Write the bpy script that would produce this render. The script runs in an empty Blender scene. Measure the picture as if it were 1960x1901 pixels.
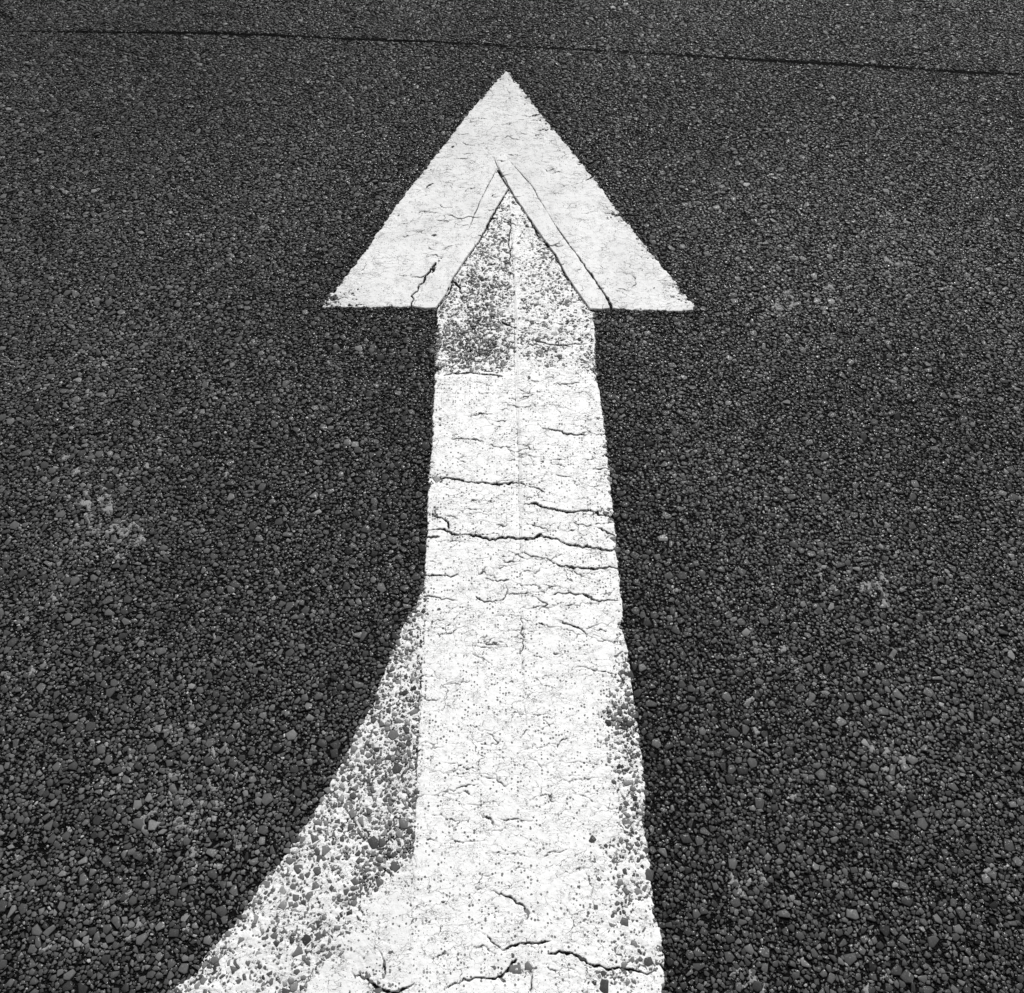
import bpy, math
import numpy as np

# ---------------------------------------------------------------- camera, sky, sun, exposure
scene = bpy.context.scene
H, PITCH, FPX = 1.45, math.radians(56.2), 1765.0     # eye height, tilt below the horizon, focal length
cam = bpy.data.objects.new("camera", bpy.data.cameras.new("camera"))
scene.collection.objects.link(cam)
cam.location = (0, 0, H)
cam.rotation_euler = (math.pi / 2 - PITCH, 0, 0)
cam.data.sensor_fit = 'HORIZONTAL'
cam.data.sensor_width = 36.0
cam.data.lens = 36.0 * FPX / 1960.0
cam.data.clip_start, cam.data.clip_end = 0.02, 600
scene.camera = cam

SUN_EL, SUN_ROT = math.radians(44), math.radians(18)   # soft sun ahead of the camera, a little to the right
world = bpy.data.worlds.new("World")
scene.world = world
world.use_nodes = True
wn, wl = world.node_tree.nodes, world.node_tree.links
wn.clear()
sky = wn.new("ShaderNodeTexSky")
sky.sky_type = 'NISHITA'
sky.sun_disc = False
sky.sun_elevation, sky.sun_rotation = SUN_EL, SUN_ROT
grey = wn.new("ShaderNodeRGBToBW")                     # the photograph is black and white
bg = wn.new("ShaderNodeBackground")
bg.inputs["Strength"].default_value = 0.075
wo = wn.new("ShaderNodeOutputWorld")
wl.new(sky.outputs[0], grey.inputs[0])
wl.new(grey.outputs[0], bg.inputs["Color"])
wl.new(bg.outputs[0], wo.inputs["Surface"])

sl = bpy.data.lights.new("sun", 'SUN')
sl.energy, sl.angle = 2.5, math.radians(10)
sl.color = (1.0, 0.998, 0.992)
sun = bpy.data.objects.new("sun", sl)
sun.rotation_euler = (math.pi / 2 - SUN_EL, 0, math.pi - SUN_ROT)
scene.collection.objects.link(sun)

scene.view_settings.view_transform = 'Standard'
scene.view_settings.look = 'None'
scene.view_settings.gamma = 1.0
scene.view_settings.exposure = 0.50
scene.cycles.max_bounces = 5
scene.cycles.diffuse_bounces = 3

# ---------------------------------------------------------------- helpers
rng = np.random.default_rng(7)


def ground(px, py):
    """a spot of the road, measured on the photograph (1960 px wide), in metres"""
    u, v = (np.asarray(px, float) - 980) / FPX, (np.asarray(py, float) - 950.5) / FPX
    dy = math.cos(PITCH) - v * math.sin(PITCH)
    t = H / (math.sin(PITCH) + v * math.cos(PITCH))
    return u * t, dy * t


def pts(lst):
    a = np.array(lst, float)
    x, y = ground(a[:, 0], a[:, 1])
    return np.stack([x, y], 1)


def zA(l): return [(548.8 + .44 * a, 78.4 + .44 * b) for a, b in l]      # four enlargements of the photograph
def zB(l): return [(705.6 + .32 * a, 705.6 + .32 * b) for a, b in l]
def zC(l): return [(627.2 + .3814 * a, 1176 + .3814 * b) for a, b in l]
def zD(l): return [(235.2 + .32 * a, 1332.8 + .32 * b) for a, b in l]


def hsh(ix, iy, seed):
    with np.errstate(over='ignore'):
        h = ix.astype(np.int64).astype(np.uint32) * np.uint32(374761393) + iy.astype(np.int64).astype(np.uint32) * np.uint32(668265263) + np.uint32((seed * 2246822519) & 0xffffffff)
        h = (h ^ (h >> np.uint32(13))) * np.uint32(1274126177)
        h = (h ^ (h >> np.uint32(16))) * np.uint32(2654435761)
        h = h ^ (h >> np.uint32(15))
    return h.astype(np.float64) / 4294967295.0 * 2 - 1


def noise(x, y, scale, seed=0):
    """smooth value noise, -1..1, features of about `scale` metres"""
    x, y = x / scale + 1000.37, y / scale + 1000.71
    x, y = x * .891 + y * .454, y * .891 - x * .454 + 900
    ix, iy = np.floor(x), np.floor(y)
    fx, fy = x - ix, y - iy
    fx, fy = fx * fx * (3 - 2 * fx), fy * fy * (3 - 2 * fy)
    a, b = hsh(ix, iy, seed), hsh(ix + 1, iy, seed)
    c, d = hsh(ix, iy + 1, seed), hsh(ix + 1, iy + 1, seed)
    return (a + (b - a) * fx) * (1 - fy) + (c + (d - c) * fx) * fy


def fbm(x, y, scale, seed=0, n=3):
    r, amp = 0, 1.0
    for k in range(n):
        r = r + amp * noise(x, y, scale / 2 ** k, seed + 17 * k)
        amp *= .5
    return r / (2 - 2 ** (1 - n))


def sstep(a, b, v):
    t = np.clip((v - a) / (b - a), 0, 1)
    return t * t * (3 - 2 * t)


def seg_dist(x, y, P, closed=False, width=None):
    """distance to a polyline; with widths also the width at the nearest point"""
    Q = np.roll(P, -1, 0) if closed else P[1:]
    A = P if closed else P[:-1]
    best = np.full(x.shape, 1e9)
    wb = np.zeros(x.shape)
    for k in range(len(Q)):
        ax, ay = A[k]
        bx, by = Q[k]
        L = (bx - ax) ** 2 + (by - ay) ** 2 + 1e-12
        t = np.clip(((x - ax) * (bx - ax) + (y - ay) * (by - ay)) / L, 0, 1)
        d = np.hypot(x - ax - t * (bx - ax), y - ay - t * (by - ay))
        m = d < best
        best = np.where(m, d, best)
        if width is not None:
            wb = np.where(m, width[k] + t * (width[k + 1] - width[k]), wb)
    return (best, wb) if width is not None else best


def inside(x, y, P):
    r = np.zeros(x.shape, bool)
    for (ax, ay), (bx, by) in zip(P, np.roll(P, -1, 0)):
        if ay == by:
            continue
        c = (ay > y) != (by > y)
        r ^= c & (x < (bx - ax) * (y - ay) / (by - ay) + ax)
    return r


def sdist(x, y, P):
    d = seg_dist(x, y, P, True)
    return np.where(inside(x, y, P), d, -d)


def blobs(x, y, lst):
    """sum of soft spots (px, py, rx, ry, amount), each laid on the road"""
    w = np.zeros(x.shape)
    for px, py, rx, ry, a in lst:
        cx, cy = ground(px, py)
        ex = abs(ground(px + rx, py)[0] - cx)
        ey = abs(ground(px, py + ry)[1] - cy)
        w += a * np.exp(-np.clip(((x - cx) / ex) ** 2 + ((y - cy) / ey) ** 2, 0, 40))
    return w


def make_mesh(name, verts, faces_by_size, mats, attrs):
    """faces_by_size: list of (index array of shape (n, k), material index)"""
    me = bpy.data.meshes.new(name)
    me.vertices.add(len(verts))
    me.vertices.foreach_set("co", np.ascontiguousarray(verts, np.float32).ravel())
    li = np.concatenate([f.ravel() for f, _ in faces_by_size]).astype(np.int32)
    sz = np.concatenate([np.full(len(f), f.shape[1], np.int32) for f, _ in faces_by_size])
    mi = np.concatenate([np.full(len(f), m, np.int32) for f, m in faces_by_size])
    st = np.concatenate([[0], np.cumsum(sz)[:-1]]).astype(np.int32)
    me.loops.add(len(li))
    me.loops.foreach_set("vertex_index", li)
    me.polygons.add(len(sz))
    me.polygons.foreach_set("loop_start", st)
    me.polygons.foreach_set("material_index", mi)
    for m in mats:
        me.materials.append(m)
    me.update(calc_edges=True)
    for an, av in attrs.items():
        me.attributes.new(an, 'FLOAT', 'POINT').data.foreach_set("value", np.ascontiguousarray(av, np.float32))
    return me


def link(name, me, parent=None):
    o = bpy.data.objects.new(name, me)
    scene.collection.objects.link(o)
    if parent:
        o.parent = parent
    return o


# ---------------------------------------------------------------- materials
class N:
    """a small node-tree writer"""
    def __init__(s, name):
        s.m = bpy.data.materials.new(name)
        s.m.use_nodes = True
        s.t = s.m.node_tree
        s.t.nodes.clear()
        s.out = s.t.nodes.new("ShaderNodeOutputMaterial")
        s.b = s.t.nodes.new("ShaderNodeBsdfPrincipled")
        s.t.links.new(s.b.outputs[0], s.out.inputs[0])

    def put(s, sock, v):
        if isinstance(v, bpy.types.NodeSocket):
            s.t.links.new(v, sock)
        else:
            sock.default_value = v

    def math(s, op, a, b=0.0, c=0.0, clamp=False):
        n = s.t.nodes.new("ShaderNodeMath")
        n.operation, n.use_clamp = op, clamp
        for i, v in enumerate((a, b, c)):
            s.put(n.inputs[i], v)
        return n.outputs[0]

    def attr(s, name):
        n = s.t.nodes.new("ShaderNodeAttribute")
        n.attribute_name = name
        return n.outputs["Fac"]

    def pos(s, scale=(1, 1, 1)):
        g = s.t.nodes.new("ShaderNodeNewGeometry")
        n = s.t.nodes.new("ShaderNodeVectorMath")
        n.operation = 'MULTIPLY'
        s.t.links.new(g.outputs["Position"], n.inputs[0])
        n.inputs[1].default_value = scale
        return n.outputs[0]

    def vadd(s, a, b):
        n = s.t.nodes.new("ShaderNodeVectorMath")
        n.operation = 'ADD'
        s.put(n.inputs[0], a)
        s.put(n.inputs[1], b)
        return n.outputs[0]

    def vscale(s, a, k):
        n = s.t.nodes.new("ShaderNodeVectorMath")
        n.operation = 'SCALE'
        s.put(n.inputs[0], a)
        s.put(n.inputs["Scale"], k)
        return n.outputs[0]

    def noise(s, vec, scale, detail=2.0, rough=.5, color=False):
        n = s.t.nodes.new("ShaderNodeTexNoise")
        s.put(n.inputs["Vector"], vec)
        n.inputs["Scale"].default_value = scale
        n.inputs["Detail"].default_value = detail
        n.inputs["Roughness"].default_value = rough
        return n.outputs["Color" if color else 0]

    def voro(s, vec, scale, feature='F1', dims='2D', rand=1.0):
        n = s.t.nodes.new("ShaderNodeTexVoronoi")
        n.voronoi_dimensions, n.feature = dims, feature
        s.put(n.inputs["Vector"], vec)
        n.inputs["Scale"].default_value = scale
        n.inputs["Randomness"].default_value = rand
        return n

    def ramp(s, v, a, b, lo=0.0, hi=1.0):
        n = s.t.nodes.new("ShaderNodeMapRange")
        n.interpolation_type = 'SMOOTHSTEP'
        s.put(n.inputs["Value"], v)
        n.inputs["From Min"].default_value, n.inputs["From Max"].default_value = a, b
        s.put(n.inputs["To Min"], lo)
        s.put(n.inputs["To Max"], hi)
        return n.outputs[0]

    def grey(s, v):
        n = s.t.nodes.new("ShaderNodeCombineColor")
        for i in range(3):
            s.put(n.inputs[i], v)
        return n.outputs[0]

    def bump(s, h, dist, strength=1.0):
        n = s.t.nodes.new("ShaderNodeBump")
        s.put(n.inputs["Height"], h)
        n.inputs["Distance"].default_value = dist
        n.inputs["Strength"].default_value = strength
        return n.outputs[0]


def stone_material():
    n = N("crushed_stone")
    p = n.pos()
    t = n.attr("tone")
    f = n.noise(p, 900, 3, .6)
    g = n.noise(p, 220, 2, .5)
    v = n.math('MULTIPLY', t, n.math('MULTIPLY_ADD', f, .9, .55))
    v = n.math('MULTIPLY', v, n.math('MULTIPLY_ADD', g, .5, .75))
    n.put(n.b.inputs["Base Color"], n.grey(v))
    gl = n.ramp(n.noise(p, 420, 1, .5), .57, .66)          # freshly broken, shiny facets among dull ones
    n.put(n.b.inputs["Roughness"], n.math('MULTIPLY_ADD', gl, -.38, .62))
    n.put(n.b.inputs["Specular IOR Level"], n.math('MULTIPLY_ADD', gl, .85, .05))
    n.put(n.b.inputs["Normal"], n.bump(f, .0006, .7))
    return n.m


def binder_material():
    n = N("bitumen_binder")
    p = n.pos()
    f = n.noise(p, 700, 3, .6)
    r = n.attr("residue")
    base = n.math('MULTIPLY_ADD', f, .007, .0005)
    fleck = n.ramp(n.noise(p, 1300, 1, .5), .72, .78, 0, .12)
    n.put(n.b.inputs["Base Color"], n.grey(n.math('ADD', base, fleck)))
    n.b.inputs["Roughness"].default_value = .55
    n.b.inputs["Specular IOR Level"].default_value = .05
    n.put(n.b.inputs["Normal"], n.bump(f, .0012, 1))
    return n.m


def far_material():
    n = N("distant_asphalt")
    p = n.pos()
    v = n.voro(p, 150)
    sep = n.t.nodes.new("ShaderNodeSeparateColor")
    n.t.links.new(v.outputs["Color"], sep.inputs[0])
    e = n.voro(p, 150, 'DISTANCE_TO_EDGE')
    k = n.ramp(e.outputs["Distance"], .03, .16)
    c = n.math('MULTIPLY', k, n.math('MULTIPLY_ADD', sep.outputs[0], .036, .006))
    n.put(n.b.inputs["Base Color"], n.grey(n.math('ADD', c, .002)))
    n.b.inputs["Roughness"].default_value = .75
    n.b.inputs["Specular IOR Level"].default_value = .06
    n.put(n.b.inputs["Normal"], n.bump(n.math('ADD', k, n.math('MULTIPLY', sep.outputs[1], .8)), .003, 1))
    return n.m


def paint_material(name, base=.86, hair=1.0, pits=1.0, grime=1.0):
    n = N(name)
    p = n.pos()
    wear = n.attr("wear")
    wob = n.noise(p, 60, 3, .6, True)
    wob2 = n.noise(p, 400, 2, .6, True)
    pw = n.vadd(p, n.vadd(n.vscale(wob, .022), n.vscale(wob2, .0035)))

    def stretched(sy):
        m = n.t.nodes.new("ShaderNodeVectorMath")
        m.operation = 'MULTIPLY'
        n.t.links.new(pw, m.inputs[0])
        m.inputs[1].default_value = (1, sy, 1)
        return m.outputs[0]

    def lines(sy, scale, thick, mscale, mlo, mhi):
        e = n.voro(stretched(sy), scale, 'DISTANCE_TO_EDGE').outputs["Distance"]
        mask = n.ramp(n.noise(p, mscale, 2, .55), mlo, mhi)
        ln = n.ramp(e, thick * .35, thick, 1, 0)
        return n.math('MULTIPLY', ln, mask)

    a = lines(3.0, 22, .022 * hair, 14, .46, .60)       # long fine cracks, mostly across the arrow
    b = lines(3.4, 60, .040 * hair, 34, .48, .60)       # short hairlines
    c = lines(2.4, 140, .065 * hair, 60, .54, .66)
    v = n.voro(p, 210)
    sep = n.t.nodes.new("ShaderNodeSeparateColor")
    n.t.links.new(v.outputs["Color"], sep.inputs[0])
    rad = n.ramp(sep.outputs[0], .66, 1.0, 0.0, .26 * pits)   # burst bubbles, most cells have none
    pit = n.math('MULTIPLY', n.math('LESS_THAN', v.outputs["Distance"], rad), n.ramp(n.noise(p, 22, 2), .32, .54))
    v2 = n.voro(p, 520)
    sep2 = n.t.nodes.new("ShaderNodeSeparateColor")
    n.t.links.new(v2.outputs["Color"], sep2.inputs[0])
    pit2 = n.math('LESS_THAN', v2.outputs["Distance"], n.ramp(sep2.outputs[0], .7, 1.0, 0.0, .26 * pits))
    pit2 = n.math('MULTIPLY', pit2, n.ramp(n.noise(p, 30, 2), .42, .62, .15, .8))
    dark = n.math('MAXIMUM', n.math('MAXIMUM', a, n.math('MULTIPLY', b, .85)), n.math('MAXIMUM', n.math('MULTIPLY', c, .6), n.math('MAXIMUM', n.math('MULTIPLY', pit, .85), n.math('MULTIPLY', pit2, .7))))
    soil = n.math('MULTIPLY', n.ramp(n.noise(p, 420, 4, .7), .50, .72), n.math('MULTIPLY_ADD', wear, .5, .10 * grime))
    soil2 = n.ramp(n.noise(p, 9, 4, .6), .35, .75, 0, .13 * grime)
    alb = n.math('MULTIPLY', base, n.math('SUBTRACT', 1.0, n.math('ADD', soil, soil2), 0, True))
    alb = n.math('MULTIPLY', alb, n.math('SUBTRACT', 1.0, n.math('MULTIPLY', n.attr("grime"), .9)))  # crack dirt and the painted dimming of the tip
    alb = n.math('MULTIPLY_ADD', dark, n.math('SUBTRACT', .03, alb), alb)
    n.put(n.b.inputs["Base Color"], n.grey(alb))
    n.b.inputs["Roughness"].default_value = .6
    n.b.inputs["Specular IOR Level"].default_value = .3
    hgt = n.math('SUBTRACT', n.math('MULTIPLY', n.noise(p, 500, 4, .65), .7), dark)
    n.put(n.b.inputs["Normal"], n.bump(hgt, .0007, .8))
    return n.m


M_STONE, M_BINDER, M_FAR = stone_material(), binder_material(), far_material()

# ---------------------------------------------------------------- outlines traced on the road
SHAFT_L = zB([(395, 0), (385, 200), (375, 450), (355, 700), (345, 1000), (332, 1200), (335, 1500)]) + \
          zC([(465, 350), (450, 650), (440, 900), (430, 1100), (420, 1500), (408, 1901)]) + [(778, 2250)]
SHAFT_R = zB([(1362, 0), (1390, 200), (1420, 400), (1450, 700), (1480, 1000), (1500, 1250), (1520, 1400)]) + \
          zC([(1480, 60), (1510, 200), (1540, 430), (1570, 650), (1600, 900), (1590, 1050), (1620, 1250), (1640, 1500), (1682, 1620), (1690, 1760), (1702, 1901)]) + [(1310, 2250)]
APEX = zA([(965, 645)])[0]
IN_L = zA([(650, 1165), (690, 1110), (720, 1040), (780, 950), (840, 870), (870, 810), (900, 755)])
IN_R = zA([(1050, 770), (1130, 885), (1170, 935), (1215, 1025), (1300, 1145), (1318, 1170)])
SHAFT = pts([APEX] + IN_R + [(1138, 598)] + SHAFT_R + SHAFT_L[::-1] + [(836, 598)] + IN_L)
STRIP_L = pts(zA([(965, 645), (935, 600), (912, 560), (880, 620), (840, 700), (740, 850), (655, 975), (610, 1050), (545, 1158), (600, 1168), (650, 1165), (690, 1110), (720, 1040), (780, 950), (840, 870), (870, 810), (900, 755)]))
STRIP_R = pts(zA([(905, 510), (935, 480), (975, 530), (1060, 620), (1130, 740), (1215, 870), (1300, 990), (1380, 1100), (1412, 1166), (1370, 1172), (1318, 1170), (1300, 1145), (1215, 1025), (1170, 935), (1130, 885), (1050, 770), (965, 645), (935, 590)]))
HEAD_L = pts(zA([(952, 132), (972, 140), (975, 400), (960, 560), (912, 572), (845, 712), (745, 858), (660, 980), (614, 1056), (548, 1160), (440, 1160), (300, 1163), (150, 1160), (165, 1130), (330, 930), (500, 680), (600, 560), (700, 430), (815, 285), (880, 212)]))
HEAD_R = pts(zA([(962, 134), (985, 160), (1040, 225), (1085, 290), (1150, 370), (1240, 480), (1330, 590), (1430, 720), (1520, 840), (1610, 950), (1690, 1045), (1775, 1150), (1768, 1172), (1690, 1180), (1560, 1176), (1414, 1168), (1376, 1105), (1296, 995), (1208, 876), (1120, 748), (1050, 630), (965, 540), (930, 495), (950, 300)]))
FLARE_L = [(812, 1120), (798, 1150), (775, 1190), (750, 1245)] + zD([(1480, 60), (1400, 200), (1320, 370), (1220, 560), (1130, 710), (1040, 830), (940, 990), (850, 1080), (760, 1220), (690, 1310), (580, 1450), (500, 1540), (400, 1680), (290, 1750)]) + [(235, 2030), (110, 2250)]
FLARE = pts(FLARE_L + [(800, 2250)] + [(x + 14, y) for x, y in SHAFT_L[:3:-1] if y < 2200])
SOLID = pts([(830, 1590), (768, 1664), (715, 1712), (703, 1760), (665, 1790), (625, 1835), (590, 1901), (470, 2250), (830, 2250)])

# cracks: polyline, width in metres at its ends / middle
CR = []


def crack(l, w, k=1.0, j=1.0):
    P = pts(l)
    w = np.array(w if isinstance(w, (list, tuple)) else [w] * len(P), float)
    w = w * k
    Q, W = [P[0]], [w[0]]
    for k_ in range(1, len(P)):
        m = 4
        for i in range(1, m + 1):
            q = P[k_ - 1] + (P[k_] - P[k_ - 1]) * i / m
            if i < m:
                L = np.hypot(*(P[k_] - P[k_ - 1]))
                q = q + rng.normal(0, j * min(.0030, .07 * L), 2)
            Q.append(q)
            W.append((w[k_ - 1] + (w[k_] - w[k_ - 1]) * i / m) * rng.uniform(.6, 1.35))
    W = np.array(W)
    e = np.linspace(0, 1, len(W))
    W = W * (1 - .6 * np.exp(-e / .06)) * (1 - .6 * np.exp(-(1 - e) / .06))
    CR.append((np.array(Q), W))


mm = .001
crack(zB([(410, 660), (470, 655), (540, 665), (590, 680), (640, 685), (720, 688), (780, 695), (820, 688), (880, 685), (910, 688), (945, 703)]), [2*mm, 3*mm, 4*mm, 3.5*mm, 3*mm, 3*mm, 7*mm, 4.5*mm, 3*mm, 3.5*mm, 1.5*mm])
crack(zB([(945, 702), (1000, 715), (1060, 742)]), 1.3*mm)
crack(zB([(900, 808), (960, 815), (1000, 805), (1030, 828), (1100, 840), (1160, 855), (1210, 862), (1260, 855), (1340, 855), (1390, 878), (1465, 885)]), [1*mm, 1.6*mm, 4*mm, 4*mm, 3*mm, 4*mm, 4.5*mm, 3*mm, 4*mm, 3*mm, 3*mm])
crack(zB([(350, 965), (430, 960), (470, 975), (510, 990), (590, 995), (660, 1005), (740, 1020), (820, 1018), (900, 1020), (990, 1018), (1020, 1000), (1060, 1008), (1120, 1020), (1180, 1050), (1210, 1060), (1300, 1065), (1380, 1080), (1430, 1092), (1485, 1080)]), [2.5*mm, 3*mm, 3.5*mm, 4*mm, 3.5*mm, 6*mm, 5*mm, 4.5*mm, 4.5*mm, 5*mm, 7*mm, 4*mm, 3.5*mm, 4*mm, 5.5*mm, 5*mm, 5*mm, 3.5*mm, 3*mm])
crack(zB([(345, 1010), (380, 1012), (420, 1008)]), 3*mm)
crack(zB([(380, 870), (400, 885), (440, 895), (475, 920), (480, 965)]), [3*mm, 4*mm, 3*mm, 3*mm, 2.5*mm])
crack(zB([(920, 1100), (1000, 1125), (1060, 1135), (1125, 1170)]), 1.3*mm)
crack(zB([(1125, 1172), (1200, 1190), (1260, 1192), (1340, 1200), (1400, 1195), (1440, 1185), (1495, 1200)]), [3*mm, 4*mm, 3*mm, 3*mm, 4*mm, 3*mm, 3*mm])
crack(zB([(1035, 358), (1090, 368), (1140, 375), (1190, 395), (1240, 400), (1340, 393)]), [2*mm, 2.6*mm, 2*mm, 3.5*mm, 2*mm, 1*mm])
crack(zB([(690, 1255), (760, 1268), (810, 1272), (840, 1262)]), [1.5*mm, 1.5*mm, 2*mm, 1.2*mm])
crack(zB([(810, 1290), (832, 1330), (825, 1352), (800, 1385), (740, 1400), (680, 1390), (640, 1365)]), [1*mm, 1.4*mm, 1.6*mm, 1.3*mm, 1.4*mm, 2*mm, 3*mm])
crack(zB([(825, 1347), (900, 1350), (960, 1345), (1020, 1385), (1070, 1412), (1000, 1430), (900, 1445)]), 1.3*mm)
crack(zB([(1080, 1365), (1120, 1348), (1180, 1348), (1270, 1350), (1310, 1360), (1350, 1385), (1410, 1392), (1495, 1388)]), [1.2*mm, 1.6*mm, 1.6*mm, 2*mm, 3.6*mm, 2.5*mm, 2.5*mm, 2.2*mm])
crack(zB([(1125, 1505), (1220, 1540), (1270, 1560), (1340, 1600)]), [1.2*mm, 2.6*mm, 1.6*mm, 1*mm])
crack(zB([(1345, 605), (1400, 598), (1455, 600)]), 2*mm)
crack(zB([(1380, 955), (1430, 985), (1475, 1000)]), [4*mm, 3*mm, 2*mm])
crack(zB([(335, 1238), (440, 1240), (540, 1245)]), [2.6*mm, 1.6*mm, 1*mm])
crack(zB([(330, 1362), (400, 1370), (480, 1380), (530, 1392)]), [2*mm, 1.6*mm, 1.4*mm, 1*mm])
crack(zB([(490, 425), (560, 422), (625, 425), (690, 445)]), 1.5*mm)
crack(zB([(450, 45), (500, 28), (600, 25), (660, 35), (740, 38), (800, 50)]), [3*mm, 4*mm, 4*mm, 4*mm, 4.5*mm, 3*mm])
crack(zB([(1120, 635), (1220, 655), (1240, 700)]), 1.3*mm)
crack(zB([(1105, 95), (1180, 95), (1260, 85)]), 2.4*mm)
crack(zB([(915, 1480), (918, 1560), (920, 1640), (920, 1715)]), 1.7*mm, k=.8)
crack([(978, 440), (985, 600), (985, 720), (991, 850), (992, 960), (996, 1050), (998, 1150)], [.9*mm, .7*mm, .5*mm, .8*mm, .6*mm, .8*mm, .5*mm], j=.3)
crack(zC([(978, 0), (980, 100), (972, 220), (985, 300), (985, 450), (990, 480), (985, 600), (960, 640)]), [1.6*mm, 1.6*mm, 1.5*mm, .9*mm, .9*mm, 1.5*mm, 1.6*mm, 1.2*mm], k=.55)
crack(zC([(1150, 35), (1240, 60), (1300, 75), (1430, 35)]), 1.5*mm, k=.55)
crack(zC([(1240, 270), (1300, 268), (1350, 285), (1440, 300)]), [1.4*mm, 1.8*mm, 1.8*mm, 2.2*mm], k=.55)
crack(zC([(450, 915), (520, 912), (600, 893), (670, 908)]), 1.4*mm, k=.55)
crack(zC([(700, 955), (760, 960), (830, 942), (880, 972)]), 1.3*mm, k=.55)
crack(zC([(1080, 1230), (1105, 1198), (1200, 1180)]), [1.6*mm, 2.2*mm, 1.3*mm], k=.55)
crack(zC([(500, 780), (620, 800), (700, 795), (770, 800)]), 1.1*mm, k=.55)
crack(zC([(815, 1393), (880, 1410), (930, 1430), (980, 1460), (1002, 1500), (995, 1560)]), [1.5*mm, 3*mm, 4.5*mm, 3.5*mm, 3*mm, 1.5*mm], k=.55)
crack(zC([(730, 1580), (800, 1610), (830, 1650), (880, 1690)]), [1.2*mm, 1.6*mm, 3*mm, 2*mm], k=.55)
crack(zC([(870, 1690), (940, 1662), (1000, 1650), (1120, 1640)]), [2*mm, 6*mm, 3*mm, 4*mm], k=.55)
crack(zC([(580, 1885), (640, 1850), (720, 1835), (840, 1830), (900, 1790), (945, 1735)]), [4*mm, 3*mm, 3.5*mm, 6*mm, 5*mm, 7*mm], k=.55)
crack(zC([(1110, 1705), (1180, 1698), (1240, 1710), (1300, 1750), (1380, 1770), (1480, 1780), (1645, 1785)]), [5*mm, 4*mm, 6*mm, 6*mm, 5*mm, 5*mm, 4*mm], k=.55)
crack(zC([(120, 1795), (200, 1830), (250, 1870), (300, 1895), (360, 1893), (435, 1855)]), [2*mm, 4*mm, 6*mm, 9*mm, 8*mm, 2*mm], k=.55)
crack(zC([(250, 1680), (285, 1740), (290, 1810)]), [2*mm, 3*mm, 5*mm], k=.55)
crack(zC([(410, 1690), (420, 1500), (425, 1330), (428, 1190)]), .8*mm, k=.55)
crack(zC([(1020, 1901), (1025, 1830), (1030, 1740)]), [3*mm, 2*mm, 1*mm], k=.55)
crack(zA([(540, 1160), (560, 1095), (600, 1040), (625, 1000), (640, 975)]), [4*mm, 3*mm, 5*mm, 6*mm, 4*mm])
crack(zA([(632, 1010), (640, 990), (648, 968)]), [6*mm, 11*mm, 8*mm])
crack(zA([(545, 1030), (580, 1032), (610, 1020)]), 2*mm)
crack(zA([(650, 1168), (690, 1120), (715, 1075), (722, 1040)]), [4*mm, 5*mm, 4.5*mm, 8*mm], k=.6, j=.35)
crack(zA([(725, 1045), (750, 1070), (762, 1100)]), [6*mm, 4.5*mm, 3*mm])
crack(zA([(750, 1000), (800, 920), (840, 870), (870, 808), (900, 755), (925, 710), (965, 645)]), [1.8*mm, 1.8*mm, 2.5*mm, 4.5*mm, 6.5*mm, 4*mm, 2.5*mm], k=.6, j=.35)
crack(zA([(890, 775), (912, 770)]), [5*mm, 3*mm])
crack(zA([(915, 553), (940, 590), (968, 640), (1000, 690), (1050, 768)]), [1.6*mm, 2.6*mm, 2.4*mm, 1.5*mm, 1.5*mm], k=.6, j=.35)
crack(zA([(966, 660), (966, 870), (970, 920), (976, 985)]), [.9*mm, 3.2*mm, 3.4*mm, 2*mm], k=.6)
crack(zA([(1050, 768), (1090, 845), (1132, 885)]), [3.5*mm, 3*mm, 5*mm], j=.35)
crack(zA([(1130, 880), (1140, 898)]), [10*mm, 9*mm])
crack(zA([(1100, 908), (1140, 895), (1200, 895)]), [3*mm, 4*mm, 2*mm])
crack(zA([(1168, 930), (1215, 1025), (1255, 1085), (1305, 1155)]), [5*mm, 2*mm, 1.2*mm, 1.8*mm], j=.35)
crack(zA([(1130, 742), (1215, 870), (1260, 930), (1300, 990), (1330, 1025), (1350, 1060), (1380, 1100), (1405, 1140), (1413, 1170)]), [1*mm, 2.2*mm, 2.2*mm, 2.6*mm, 5*mm, 3*mm, 5*mm, 6*mm, 12*mm], j=.35)
crack(zA([(790, 825), (840, 700), (912, 558)]), 1.5*mm, j=.25)
crack(zA([(900, 508), (935, 590)]), 1.3*mm, j=.25)
crack(zA([(975, 530), (1060, 625), (1130, 742)]), 1.5*mm, j=.25)
crack(zA([(700, 762), (770, 775), (845, 770)]), 1.6*mm)
crack(zA([(610, 640), (628, 625), (640, 622)]), [6*mm, 4*mm, 2*mm])
crack(zA([(720, 465), (724, 458)]), [8*mm, 6*mm])
crack(zA([(632, 850), (650, 848)]), [7*mm, 4*mm])
crack(zA([(1070, 328), (1100, 322)]), [11*mm, 6*mm])
crack(zA([(1300, 610), (1332, 592), (1350, 600)]), [3*mm, 8*mm, 6*mm])
crack(zA([(1305, 1315), (1200, 1325), (1080, 1305)]), [2*mm, 4*mm, 3*mm])
crack(zA([(1000, 1250), (960, 1235), (930, 1215)]), [2*mm, 5*mm, 3*mm])
crack(zA([(1500, 1010), (1520, 1060), (1500, 1080)]), 1.2*mm)


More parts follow.
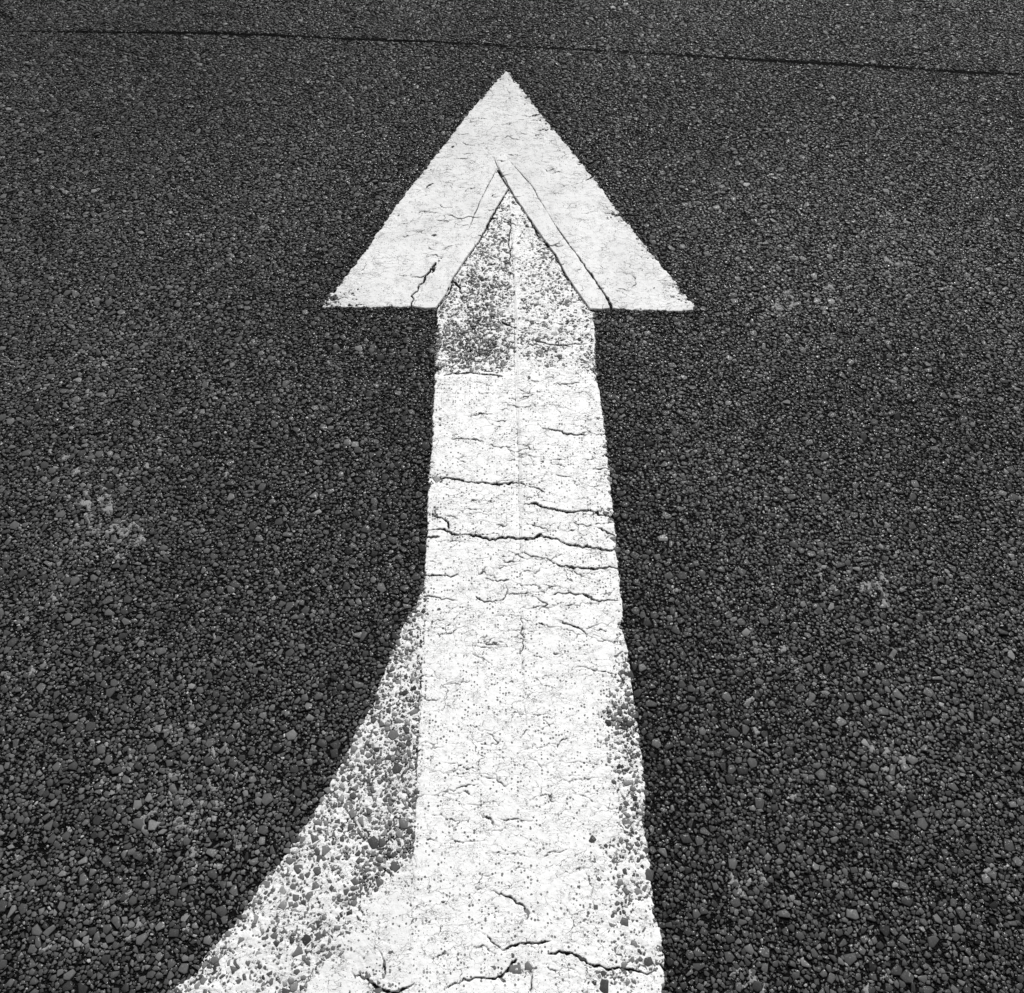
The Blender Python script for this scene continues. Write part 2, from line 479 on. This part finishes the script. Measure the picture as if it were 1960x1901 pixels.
def hairline(x, y, length, w):
    """a short wandering crack, mostly across the arrow"""
    n = max(4, int(length / .004))
    a0 = rng.normal(0, .28) + (math.pi if rng.random() < .5 else 0)
    P = [(x, y)]
    for _ in range(n):
        a = a0 + rng.normal(0, .75)
        q = length / n * rng.uniform(.5, 1.5)
        P.append((P[-1][0] + q * math.cos(a), P[-1][1] + .75 * q * math.sin(a)))
    W = w * np.sin(np.linspace(.25, 2.9, n + 1)) * rng.uniform(.4, 1.5, n + 1)
    CR.append((np.array(P), W))
    if rng.random() < .45 and n > 5:                       # a branch
        b = P[rng.integers(1, n)]
        Q = [b]
        a0 += rng.choice([-1, 1]) * rng.uniform(.6, 1.4)
        for _ in range(n // 2):
            a = a0 + rng.normal(0, .6)
            Q.append((Q[-1][0] + .004 * math.cos(a), Q[-1][1] + .003 * math.sin(a)))
        CR.append((np.array(Q), np.linspace(.9, .4, len(Q)) * w))


for _ in range(190):
    hairline(rng.uniform(-.15, .19), rng.choice([rng.uniform(.65, 1.30), rng.uniform(.65, 1.3), rng.uniform(.15, .7)]), rng.uniform(.012, .08), rng.uniform(.0005, .0014))
for _ in range(110):
    yy = rng.uniform(1.5, 2.2)
    hairline(rng.uniform(-1, 1) * .40 * (2.37 - yy) / .9, yy, rng.uniform(.015, .05), rng.uniform(.0006, .0015))


def crack_field(x, y):
    """1 in the open cracks, 0 on sound paint"""
    c = np.zeros(x.shape)
    for P, W in CR:
        a, b = P.min(0) - .012, P.max(0) + .012
        k = np.nonzero((x > a[0]) & (x < b[0]) & (y > a[1]) & (y < b[1]))
        if len(k[0]) == 0:
            continue
        d, w = seg_dist(x[k], y[k], P, False, W)
        d = d + noise(x[k], y[k], .007, 5) * (.0003 + .16 * w) + noise(x[k], y[k], .0025, 6) * .0004
        c[k] = np.maximum(c[k], (1 - sstep(w * .38, w * .38 + .0008, d)) * np.clip(w / .0026, .22, 1))
    return c


# the joint across the road at the top of the view
SEAM = [pts([(60, 60), (160, 61), (235, 62), (330, 62.5), (420, 64), (525, 67.5), (560, 69), (645, 73.5), (700, 75), (780, 78.5), (830, 79.5), (990, 89), (1060, 92.5),
             (1150, 97), (1330, 107), (1380, 110.5), (1480, 116.5), (1560, 120.5), (1650, 125), (1750, 131), (1790, 135), (1850, 138.5), (1905, 140.5), (1950, 142)])]
SEAM_W = [[.0, .0018, .003, .006, .008, .008, .003, .0018, .005, .0068, .001, .0, .0015, .0, .0, .0035, .0085, .010, .0085, .004, .003, .007, .005, 0]]


def seam_gap(x, y):
    g = np.full(x.shape, 1.0)
    for P, w in zip(SEAM, SEAM_W):
        w = np.array(w)
        d, ww = seg_dist(x, y, P, False, w)
        g = np.minimum(g, d - ww * .5)
    return g


# ---------------------------------------------------------------- pale residue lodged between the chippings
def residue_density(x, y):
    L = .62 * blobs(x, y, [(200, 900, 150, 260, .40), (270, 1500, 220, 300, .45), (60, 1100, 90, 300, .2), (170, 760, 90, 60, .55), (215, 930, 110, 90, .75), (190, 1040, 110, 60, .9), (260, 1230, 90, 60, .35), (270, 1500, 120, 120, .45),
                     (420, 1640, 60, 60, .6), (330, 1560, 50, 50, .8), (130, 1720, 110, 60, .5), (150, 1800, 80, 50, .8), (100, 1650, 80, 70, .3), (330, 1750, 60, 60, .45),
                     (40, 1320, 60, 120, .35), (150, 680, 120, 30, .35), (420, 1180, 60, 40, .3), (480, 1600, 60, 60, .4), (390, 1440, 80, 80, .4)])
    R = .70 * blobs(x, y, [(1640, 560, 300, 130, .35), (1560, 1250, 330, 350, .22), (1560, 1750, 250, 200, .22), (1500, 570, 90, 40, .55), (1700, 470, 120, 60, .4), (1480, 680, 80, 50, .35), (1690, 950, 80, 40, .45), (1640, 1070, 90, 60, .45), (1530, 960, 70, 50, .45),
                     (1480, 1240, 60, 40, .6), (1700, 1110, 60, 40, .35), (1450, 1420, 60, 50, .55), (1730, 1460, 60, 50, .6), (1540, 1470, 60, 40, .5), (1930, 1650, 30, 40, .9),
                     (1400, 1650, 80, 60, .5), (1410, 1710, 60, 40, .5), (1640, 1760, 60, 40, .4), (1820, 1800, 60, 50, .4), (1900, 1200, 60, 90, .3), (1420, 1870, 60, 40, .4), (1300, 880, 50, 40, .3)])
    return np.clip(L + R, 0, 1)


# ---------------------------------------------------------------- the asphalt: every chipping a faceted stone in dark binder
def half_view(y): return .72 + .308 * (y - .14)


Z_BIND = -.0024


def darker_rim(x, y):
    """distance to the arrow outlines; stones are toned darker close to them"""
    d = np.full(x.shape, 9.0)
    for P in (SHAFT, HEAD_L, HEAD_R):
        k = np.nonzero((x > P[:, 0].min() - .22) & (x < P[:, 0].max() + .22) & (y > P[:, 1].min() - .22) & (y < P[:, 1].max() + .22))[0]
        d[k] = np.minimum(d[k], np.abs(sdist(x[k], y[k], P)))
    return d


def chippings(s, x0, x1, y0, y1):
    """power-diagram cells of a jittered grid of unequal seeds -> packed angular stones"""
    nx, ny = int((x1 - x0) / s), int((y1 - y0) / s)
    gx, gy = np.meshgrid(np.arange(nx), np.arange(ny))
    X = x0 + (gx + .5 + rng.uniform(-.48, .48, gx.shape)) * s
    Y = y0 + (gy + .5 + rng.uniform(-.48, .48, gx.shape)) * s
    big = .5 + .5 * fbm(X, Y, .25, 44)
    R = s * .41 * np.exp(rng.normal(0, .48, gx.shape)) * (1 + .1 * big)
    return X, Y, np.clip(R, s * .12, s * 1.6)


S = .0060
GX, GY, GR = chippings(S, -2.3, 2.3, -.75, 3.9)
ny_, nx_ = GX.shape
CY, CX = np.nonzero(np.abs(GX) < half_view(np.maximum(GY, -.2)) + 1.3)
m_ = (CY > 2) & (CY < ny_ - 3) & (CX > 2) & (CX < nx_ - 3)
CY, CX = CY[m_], CX[m_]
sx, sy, sr = GX[CY, CX], GY[CY, CX], GR[CY, CX]


def angular(r, K, n, seed_rng, stretch):
    """corner directions and radii of convex K-sided outlines cut by K random planes, stretched along a random axis"""
    ph = seed_rng.uniform(0, 6.283, n)[:, None]
    fi = ph + (np.arange(K) + seed_rng.uniform(-.30, .30, (n, K))) * 2 * math.pi / K
    a = r[:, None] * seed_rng.uniform(.66, 1.12, (n, K))
    f2, a2 = np.roll(fi, -1, 1), np.roll(a, -1, 1)
    det = np.cos(fi) * np.sin(f2) - np.sin(fi) * np.cos(f2)
    det = np.maximum(det, .25)
    X = (a * np.sin(f2) - a2 * np.sin(fi)) / det
    Y = (a2 * np.cos(fi) - a * np.cos(f2)) / det
    lim = np.maximum(np.hypot(X, Y) / (1.5 * r[:, None]), 1)
    X, Y = X / lim, Y / lim
    k = stretch[:, None]
    ax = seed_rng.uniform(0, 3.1416, n)[:, None]
    u, v = X * np.cos(ax) + Y * np.sin(ax), -X * np.sin(ax) + Y * np.cos(ax)
    u, v = u * np.sqrt(k), v / np.sqrt(k)
    X, Y = u * np.cos(ax) - v * np.sin(ax), u * np.sin(ax) + v * np.cos(ax)
    return np.hypot(X, Y), np.arctan2(Y, X)


def radii(sx, sy, sr, K):
    rad, th = angular(sr * 1.32, K, len(sx), rng, np.exp(np.abs(rng.normal(0, .50, len(sx)))))
    alive = np.ones(len(sx), bool)
    for oy in range(-2, 3):
        for ox in range(-2, 3):
            if ox == 0 and oy == 0:
                continue
            dx, dy = GX[CY + oy, CX + ox] - sx, GY[CY + oy, CX + ox] - sy
            d = np.hypot(dx, dy)
            b = (d * d + sr ** 2 - GR[CY + oy, CX + ox] ** 2) / (2 * d)
            alive &= b > .0004
            c = np.cos(th - np.arctan2(dy, dx)[:, None])
            rad = np.where(c > .08, np.minimum(rad, 1.09 * b[:, None] / np.maximum(c, .08)), rad)
    return rad, th, alive


def stones(sx, sy, rad, th, tone, tilt, ztop, bevel3):
    """-> verts, list of faces, tone per vertex"""
    n, K = rad.shape
    ang = rng.uniform(0, 2 * math.pi, n)
    tx, ty = tilt * np.cos(ang), tilt * np.sin(ang)
    rings = []
    dome = .10 * rad.mean(1) * rng.normal(.3, 1, n)
    c = np.stack([sx, sy, ztop + dome], 1)[:, None, :]
    prof = ((.84, .0), (.99, -.16), (1.03, -1.0)) if bevel3 else ((.88, .0), (1.03, -1.0))
    depth = ztop - Z_BIND + .0008
    jit = 1 + .08 * rng.standard_normal((n, K))
    for q, (k, dz) in enumerate(prof):
        r = rad * k * (jit if q == 0 else 1)
        x, y = r * np.cos(th), r * np.sin(th)
        z = ztop[:, None] + x * tx[:, None] + y * ty[:, None] + rng.normal(0, .00012, (n, K))
        if dz > -1:
            z = z + dz * np.minimum(depth, .35 * rad.mean(1) * 2)[:, None]
        else:
            z = np.broadcast_to((ztop - depth)[:, None], x.shape)
        rings.append(np.stack([sx[:, None] + x, sy[:, None] + y, z], 2))
    V = np.concatenate([c] + rings, 1)
    nv = V.shape[1]
    base = (np.arange(n) * nv)[:, None]
    k0 = np.arange(K)
    k1 = (k0 + 1) % K
    tri = np.stack([np.zeros(K, int), 1 + k0, 1 + k1], 1)
    F = [((base[:, :, None] + tri[None]).reshape(-1, 3), 0)]
    for q in range(len(prof) - 1):
        a = 1 + q * K
        qd = np.stack([a + k0, a + K + k0, a + K + k1, a + k1], 1)
        F.append(((base[:, :, None] + qd[None]).reshape(-1, 4), 0))
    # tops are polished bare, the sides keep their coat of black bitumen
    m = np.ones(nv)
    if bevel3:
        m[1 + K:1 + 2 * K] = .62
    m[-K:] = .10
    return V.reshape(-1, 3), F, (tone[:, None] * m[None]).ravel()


view_gap = np.abs(sx) - half_view(sy)
lod = (view_gap < .06) & (sy > .05) & (sy < 2.95)
rad9, th9, alive = radii(sx, sy, sr, 5)
rad9 = rad9 - .00012
alive &= (rad9.mean(1) > .0009)
rad9 = np.maximum(rad9, .0004)
# leave the open joint and the wide cracks free of stones
alive &= seam_gap(sx, sy) > rad9.mean(1) * .95
cf = crack_field(sx, sy)
alive &= cf < .6
size = rad9.mean(1)
zt = rng.normal(-.0001, .00052, len(sx)) + np.clip(size - .003, -.002, .003) * .08 + .0005 * fbm(sx, sy, .05, 9)
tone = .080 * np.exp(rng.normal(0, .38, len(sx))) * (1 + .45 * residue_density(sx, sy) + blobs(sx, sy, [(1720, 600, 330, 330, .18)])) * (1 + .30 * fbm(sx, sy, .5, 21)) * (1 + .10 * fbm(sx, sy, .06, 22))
pale = rng.random(len(sx))
zt = np.minimum(zt, .0007)
tone = np.where((pale < .012 + .05 * residue_density(sx, sy)) & (size < .0034), rng.uniform(.14, .5, len(sx)), tone)
tone = np.where((pale > .985), tone * .35, tone)
rim = darker_rim(sx, sy)
tone = tone * (.62 + .20 * sstep(.003, .03, rim) + .18 * sstep(.02, .20, rim))
under = inside(sx, sy, SHAFT) | inside(sx, sy, FLARE)              # stones worn bare keep a thin grey film of paint
film = np.clip(rng.normal(.14, .07, len(sx)), .04, .45)
tone = np.where(under, np.maximum(tone, film), tone)
under |= inside(sx, sy, HEAD_L) | inside(sx, sy, HEAD_R)
zt = np.where(under, np.minimum(zt, .0004), zt)
tilt = np.abs(rng.normal(0, .19, len(sx))) * np.where(under, .5, 1)

parts = []
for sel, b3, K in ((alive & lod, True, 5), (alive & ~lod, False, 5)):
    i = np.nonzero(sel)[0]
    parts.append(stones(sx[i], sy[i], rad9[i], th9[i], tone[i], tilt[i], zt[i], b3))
n_big = int(alive.sum())

# fine grit filling the gaps, where it can be seen
g = .0029
qx, qy = np.meshgrid(np.arange(-1.75, 1.75, g), np.arange(.02, 3.1, g))
qx = (qx + rng.uniform(-.45, .45, qx.shape) * g).ravel()
qy = (qy + rng.uniform(-.45, .45, qy.shape) * g).ravel()
k = np.abs(qx) < half_view(qy) + .15
qx, qy = qx[k], qy[k]
ix, iy = np.floor((qx + 2.3) / S).astype(int), np.floor((qy + .75) / S).astype(int)
p1 = np.full(len(qx), 1e9)
p2 = np.full(len(qx), 1e9)
j1 = np.zeros((len(qx), 2), int)
aliveG = np.zeros(GX.shape, bool)
aliveG[CY[alive], CX[alive]] = True
for oy in range(-1, 2):
    for ox in range(-1, 2):
        pw = (GX[iy + oy, ix + ox] - qx) ** 2 + (GY[iy + oy, ix + ox] - qy) ** 2 - GR[iy + oy, ix + ox] ** 2
        better = pw < p1
        p2 = np.where(better, p1, np.minimum(p2, pw))
        p1 = np.where(better, pw, p1)
        j1[better] = np.stack([iy + oy, ix + ox], 1)[better]
edge = (p2 - p1) / (2 * S)
keep = (edge < .0008) | (p1 > 0) | ~aliveG[j1[:, 0], j1[:, 1]]
keep &= rng.random(len(qx)) < .70 * sstep(3.1, 2.6, qy)
keep &= (crack_field(qx, qy) < .5) & (seam_gap(qx, qy) > .001)
qx, qy = qx[keep], qy[keep]
gr = .00085 * np.exp(rng.normal(0, .35, len(qx)))
grad, gth = angular(gr * 1.2, 5, len(qx), rng, np.exp(np.abs(rng.normal(0, .5, len(qx)))))
gt = .013 * np.exp(rng.normal(0, .55, len(qx))) * (.7 + .3 * sstep(.004, .028, darker_rim(qx, qy)))
gp = rng.random(len(qx))
gt = np.where(gp < .03 + .08 * residue_density(qx, qy), rng.uniform(.10, .5, len(qx)), gt)
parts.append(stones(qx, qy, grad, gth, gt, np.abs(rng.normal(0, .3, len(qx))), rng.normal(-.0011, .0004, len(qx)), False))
print("stones", n_big, "grit", len(qx))

# the binder they sit in, with the open joint sunk into it
xs = np.arange(-2.24, 2.2401, .02)
ys = np.arange(-.71, 3.8601, .02)
bx, by = np.meshgrid(xs, ys)
bz = Z_BIND + .0003 * noise(bx, by, .03, 3)
V = np.stack([bx, by, bz], 2).reshape(-1, 3)
r, c = np.meshgrid(np.arange(len(ys) - 1), np.arange(len(xs) - 1), indexing='ij')
a = (r * len(xs) + c).ravel()
parts.append((V, [(np.stack([a, a + 1, a + 1 + len(xs), a + len(xs)], 1), 1)], np.full(len(V), .02)))
# the rest of the road, out to the horizon
F_ = 250.0
q = np.array([(-F_, -F_, -.0008), (F_, -F_, -.0008), (F_, F_, -.0008), (-F_, F_, -.0008),
              (-2.25, -.72, -.0008), (2.25, -.72, -.0008), (2.25, 3.87, -.0008), (-2.25, 3.87, -.0008)])
parts.append((q, [(np.array([(0, 1, 5, 4), (1, 2, 6, 5), (2, 3, 7, 6), (3, 0, 4, 7)]), 2)], np.full(8, .03)))

off, VV, FF, TT = 0, [], [], []
for v, fs, t in parts:
    VV.append(v)
    TT.append(t)
    FF += [(f + off, m) for f, m in fs]
    off += len(v)
V, T = np.concatenate(VV), np.concatenate(TT)
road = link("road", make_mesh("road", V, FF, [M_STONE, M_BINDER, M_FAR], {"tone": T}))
road["kind"] = "structure"
road["label"] = "dark coarse asphalt road surface of packed grey chippings"

# ---------------------------------------------------------------- the dark joint (a part of the road)
tar = N("joint_tar")
tar.put(tar.b.inputs["Base Color"], tar.grey(tar.math('MULTIPLY_ADD', tar.noise(tar.pos(), 300, 3), .003, .0005)))
tar.b.inputs["Roughness"].default_value = .8
tar.b.inputs["Specular IOR Level"].default_value = .03
vs, fs, o_ = [], [], 0
for P, w in zip(SEAM, SEAM_W):
    Q, W = [], []
    for k in range(len(P) - 1):
        for j in range(12):
            Q.append(P[k] + (P[k + 1] - P[k]) * j / 12)
            W.append(w[k] + (w[k + 1] - w[k]) * j / 12)
    Q.append(P[-1])
    W.append(w[-1])
    Q, W = np.array(Q), np.maximum(np.array(W) * .5 + .0010, .0002)
    W = W * (1 + .25 * noise(Q[:, 0], Q[:, 1], .02, 8))
    Q = Q + np.stack([np.zeros(len(Q)), .0012 * noise(Q[:, 0], Q[:, 1], .03, 18)], 1)
    n = len(Q)
    up = np.stack([np.zeros(n), np.ones(n)], 1)
    rows = [Q + up * W[:, None], Q, Q - up * W[:, None]]
    for kk, R in enumerate(rows):
        z = np.full(n, Z_BIND + (.0011 if kk != 1 else .0007))
        vs.append(np.stack([R[:, 0], R[:, 1], z], 1))
    b = np.arange(n - 1)
    for kk in (0, 1):
        fs.append(np.stack([o_ + kk * n + b, o_ + (kk + 1) * n + b, o_ + (kk + 1) * n + b + 1, o_ + kk * n + b + 1], 1))
    o_ += 3 * n
seam = link("crack", make_mesh("crack", np.concatenate(vs), [(np.concatenate(fs), 0)], [tar.m], {}), road)
seam["label"] = "thin broken black joint line running across the asphalt beyond the arrow tip"


# ---------------------------------------------------------------- painted markings as real sheets of paint over the stones
def sheet(name, x, y, z, keep, mat, attrs, parent=None, origin=(0, 0, 0)):
    ny, nx = x.shape
    kq = keep[:-1, :-1] | keep[1:, :-1] | keep[:-1, 1:] | keep[1:, 1:]
    idx = np.arange(ny * nx).reshape(ny, nx)
    f = np.stack([idx[:-1, :-1][kq], idx[:-1, 1:][kq], idx[1:, 1:][kq], idx[1:, :-1][kq]], 1)
    used = np.zeros(ny * nx, bool)
    used[f.ravel()] = True
    remap = np.cumsum(used) - 1
    V = np.stack([x.ravel()[used] - origin[0], y.ravel()[used] - origin[1], z.ravel()[used] - origin[2]], 1)
    me = make_mesh(name, V, [(remap[f], 0)], [mat], {k: v.ravel()[used] for k, v in attrs.items()})
    me.polygons.foreach_set("use_smooth", np.ones(len(me.polygons), bool))
    return link(name, me, parent)


def paint(name, P, mat, wear_fn, top=.0021, ragged=.0028, edge_wear=.5, ew_len=.010, parent=None, origin=(0, 0, 0), step=.0010, edge=.0022, dim_fn=None, seed=0):
    x, y = np.meshgrid(np.arange(P[:, 0].min() - .006, P[:, 0].max() + .006, step), np.arange(P[:, 1].min() - .006, P[:, 1].max() + .006, step))
    d = np.full(x.shape, -1.0)
    # exact distances only near the outline
    ins = inside(x, y, P)
    dd = seg_dist(x, y, P, True)
    d = np.where(ins, dd, -dd)
    d = d + ragged * (.6 * noise(x, y, .012, 31 + seed) + .5 * noise(x, y, .005, 32 + seed) + .25 * noise(x, y, .0025, 33 + seed))
    d = d - .012 * np.clip(noise(x, y, .022, 34 + seed) - .5, 0, 1) * (ragged > .002)
    e = sstep(0, edge, d)
    w = wear_fn(x, y)
    w = w + edge_wear * np.exp(-np.maximum(d, 0) / ew_len) * np.clip(.35 + 1.3 * fbm(x, y * 2.2, .03, 51 + seed), 0, 1.3)
    w = np.clip(w, 0, 1.15)
    spot = fbm(x, y * 1.3, .016, 61 + seed, 3)
    w2 = np.clip(w * (1 + .55 * spot), 0, 1.2)
    z = top + .00018 * fbm(x, y, .035, 71 + seed) - .0030 * w2
    z = z + (.00017 + .0010 * np.clip(w2, 0, 1)) * noise(x, y, .0048, 81 + seed) + (.00006 + .0005 * np.clip(w2, 0, 1)) * noise(x, y, .0022, 82 + seed)
    low = Z_BIND - .0010
    z = low + (z - low) * e
    cfv = crack_field(x, y)
    z = z + (low - .0006 - z) * cfv
    gm = np.clip((dim_fn(x, y) if dim_fn else 0) + .97 * sstep(.08, .55, cfv), 0, 1)  # real dirt in cracks, plus the light falloff painted towards the tip
    return sheet(name, x, y, z, z > low + .00015, mat, {"wear": np.clip(w2, 0, 1), "grime": gm}, parent, origin)


shaft_spots = [(925, 560, 75, 60, 0.41), (950, 470, 35, 60, 0.32), (915, 640, 85, 42, 0.5), (905, 685, 80, 28, 0.44), (1065, 560, 45, 50, 0.17), (1095, 640, 45, 40, 0.2), (1125, 700, 30, 20, 0.23), (1040, 470, 35, 40, 0.17), (1030, 660, 40, 30, 0.12), (988, 600, 12, 160, -0.2), (840, 915, 28, 14, 0.7), (832, 985, 12, 20, 0.5), (1165, 930, 14, 30, 0.35), (1165, 985, 18, 10, 0.6), (1160, 850, 16, 40, 0.4), (845, 800, 14, 40, 0.3), (1188, 1210, 16, 40, 0.5), (1196, 1300, 22, 50, 0.55), (1180, 1380, 34, 40, 0.55), (1205, 1380, 25, 60, 0.45), (1200, 1470, 36, 60, 0.55), (1215, 1560, 40, 60, 0.45), (1195, 1640, 55, 40, 0.55), (1215, 1700, 50, 30, 0.5), (1180, 1760, 60, 40, 0.55), (1215, 1840, 60, 40, 0.5), (1150, 1880, 60, 25, 0.5), (1010, 1745, 30, 14, 0.35), (985, 1800, 24, 20, 0.35), (985, 1862, 50, 25, 0.5), (945, 1745, 10, 10, 0.5), (1120, 1690, 40, 40, 0.2), (1100, 1950, 120, 40, 0.4), (1160, 1420, 20, 90, 0.25), (1010, 2050, 200, 60, 0.35)]


def shaft_wear(x, y):
    yl = ground(980, 716)[1] + .006 * fbm(x, y, .05, 95)
    left = sstep(-.004, .004, y - yl)
    right = sstep(-.06, .05, y - yl + .02 * fbm(x, y, .03, 96))
    base = .30 * np.where(x < ground(985, 716)[0], left, right)
    return np.clip(base + blobs(x, y, shaft_spots), 0, 1.1)


def flare_wear(x, y):
    s = sstep(-.012, .012, sdist(x, y, SOLID) + .012 * fbm(x, y, .03, 91))
    out = .58 + blobs(x, y, [(760, 1480, 40, 160, .14), (735, 1620, 55, 60, .22), (690, 1700, 40, 40, .25), (640, 1560, 40, 60, .05), (540, 1740, 70, 60, -.18), (640, 1700, 50, 40, -.12), (480, 1850, 110, 60, -.16), (790, 1230, 30, 60, -.12), (690, 1400, 20, 40, -.1), (640, 1825, 30, 14, .35)])
    inn = .02 + blobs(x, y, [(700, 1850, 30, 25, .4), (740, 1800, 15, 40, .25), (640, 1825, 30, 14, .5), (730, 1880, 40, 20, .3)])
    return out * (1 - s) + inn * s


def head_wear(x, y):
    return np.clip(.02 + blobs(x, y, [(640, 575, 45, 22, .75), (690, 540, 25, 30, .3), (1180, 410, 30, 22, .6), (1010, 175, 22, 22, .55), (1040, 245, 20, 30, .45), (1290, 560, 30, 40, .4), (1230, 480, 20, 40, .4), (820, 345, 18, 20, .35), (760, 420, 15, 25, .3), (870, 280, 15, 15, .2), (1130, 330, 20, 20, .3)]), 0, 1)


def tip_dimming(x, y):
    return .13 * sstep(1.55, 2.35, y + .06 * fbm(x, y, .15, 13))  # light falling off towards the tip, painted in as greyer paint


ORG = (0.0, 1.45, 0.0)
arrow = bpy.data.objects.new("road_arrow", None)
arrow.location = ORG
arrow.empty_display_size = .1
scene.collection.objects.link(arrow)
arrow["label"] = "cracked white painted arrow on dark asphalt pointing straight ahead"
arrow["category"] = "road marking"

M_SHAFT = paint_material("white_road_paint", .92, .8, 1.55, .25)
M_HEAD = paint_material("white_head_paint", .83, .8, .75, 1.1)
M_STRIP = paint_material("white_strip_paint", .84, .7, .7, .9)
M_OLD = paint_material("old_road_paint", .89, 1.0, 1.4, .6)

sh = paint("shaft", SHAFT, M_SHAFT, shaft_wear, .0014, parent=arrow, origin=ORG, edge_wear=.55, seed=0)
hl = paint("head_stroke", HEAD_L, M_HEAD, head_wear, .0020, ragged=.0040, parent=arrow, origin=ORG, edge_wear=.85, seed=100, dim_fn=tip_dimming)
hr = paint("head_stroke", HEAD_R, M_HEAD, head_wear, .0021, ragged=.0040, parent=arrow, origin=ORG, edge_wear=.95, seed=200, dim_fn=tip_dimming)
zero = lambda x, y: np.zeros(x.shape)
s1 = paint("overlap_strip", STRIP_L, M_STRIP, zero, .0026, .0003, .12, .004, parent=hl, seed=300, dim_fn=lambda x, y: .85 * tip_dimming(x, y), origin=ORG)
s2 = paint("overlap_strip", STRIP_R, M_STRIP, zero, .0027, .0003, .12, .004, parent=hr, seed=400, dim_fn=lambda x, y: .85 * tip_dimming(x, y), origin=ORG)
# the ridge where the two halves of the shaft overlap
RIDGE = pts([(978, 420), (986, 600), (986, 720), (992, 850), (993, 960), (997, 1050), (1002, 1050), (1003, 960), (1001, 850), (996, 720), (993, 600), (984, 420)])
rg = paint("overlap_ridge", RIDGE, M_STRIP, lambda x, y: blobs(x, y, [(985, 480, 20, 60, .6), (990, 650, 20, 60, .55)]), .0019, .0005, .1, .003, parent=sh, seed=500, origin=ORG)

old = paint("faded_marking", FLARE, M_OLD, flare_wear, .0013, .0030, .35, .012, seed=600)
old["label"] = "worn speckled white paint patch fanning out left of the arrow shaft"
old["category"] = "road marking"

# residue, a low sheet that shows only between the stones
x, y = np.meshgrid(np.arange(-1.75, 1.75, .0022), np.arange(.1, 2.2, .0022))
dn = residue_density(x, y)
f = .52 * dn + .26 * fbm(x, y, .06, 111, 2) + .60 * noise(x, y, .010, 112) - .64
for P in (SHAFT, FLARE, HEAD_L, HEAD_R):
    f = np.where(inside(x, y, P), -1, f)
z = np.where(f > 0, -.0006 + .0004 * np.clip(f, 0, 1) + .0004 * noise(x, y, .006, 113), Z_BIND - .0008)
res = N("pale_residue")
rp = res.pos()
res.put(res.b.inputs["Base Color"], res.grey(res.math('MULTIPLY_ADD', res.noise(rp, 350, 3, .6), .30, .12)))
res.b.inputs["Roughness"].default_value = .8
res.put(res.b.inputs["Normal"], res.bump(res.noise(rp, 800, 3), .0008))
grit = sheet("grit", x, y, z, f > 0, res.m, {})
grit["kind"] = "stuff"
grit["label"] = "pale grey grit lodged between the asphalt chippings"
grit["category"] = "grit"
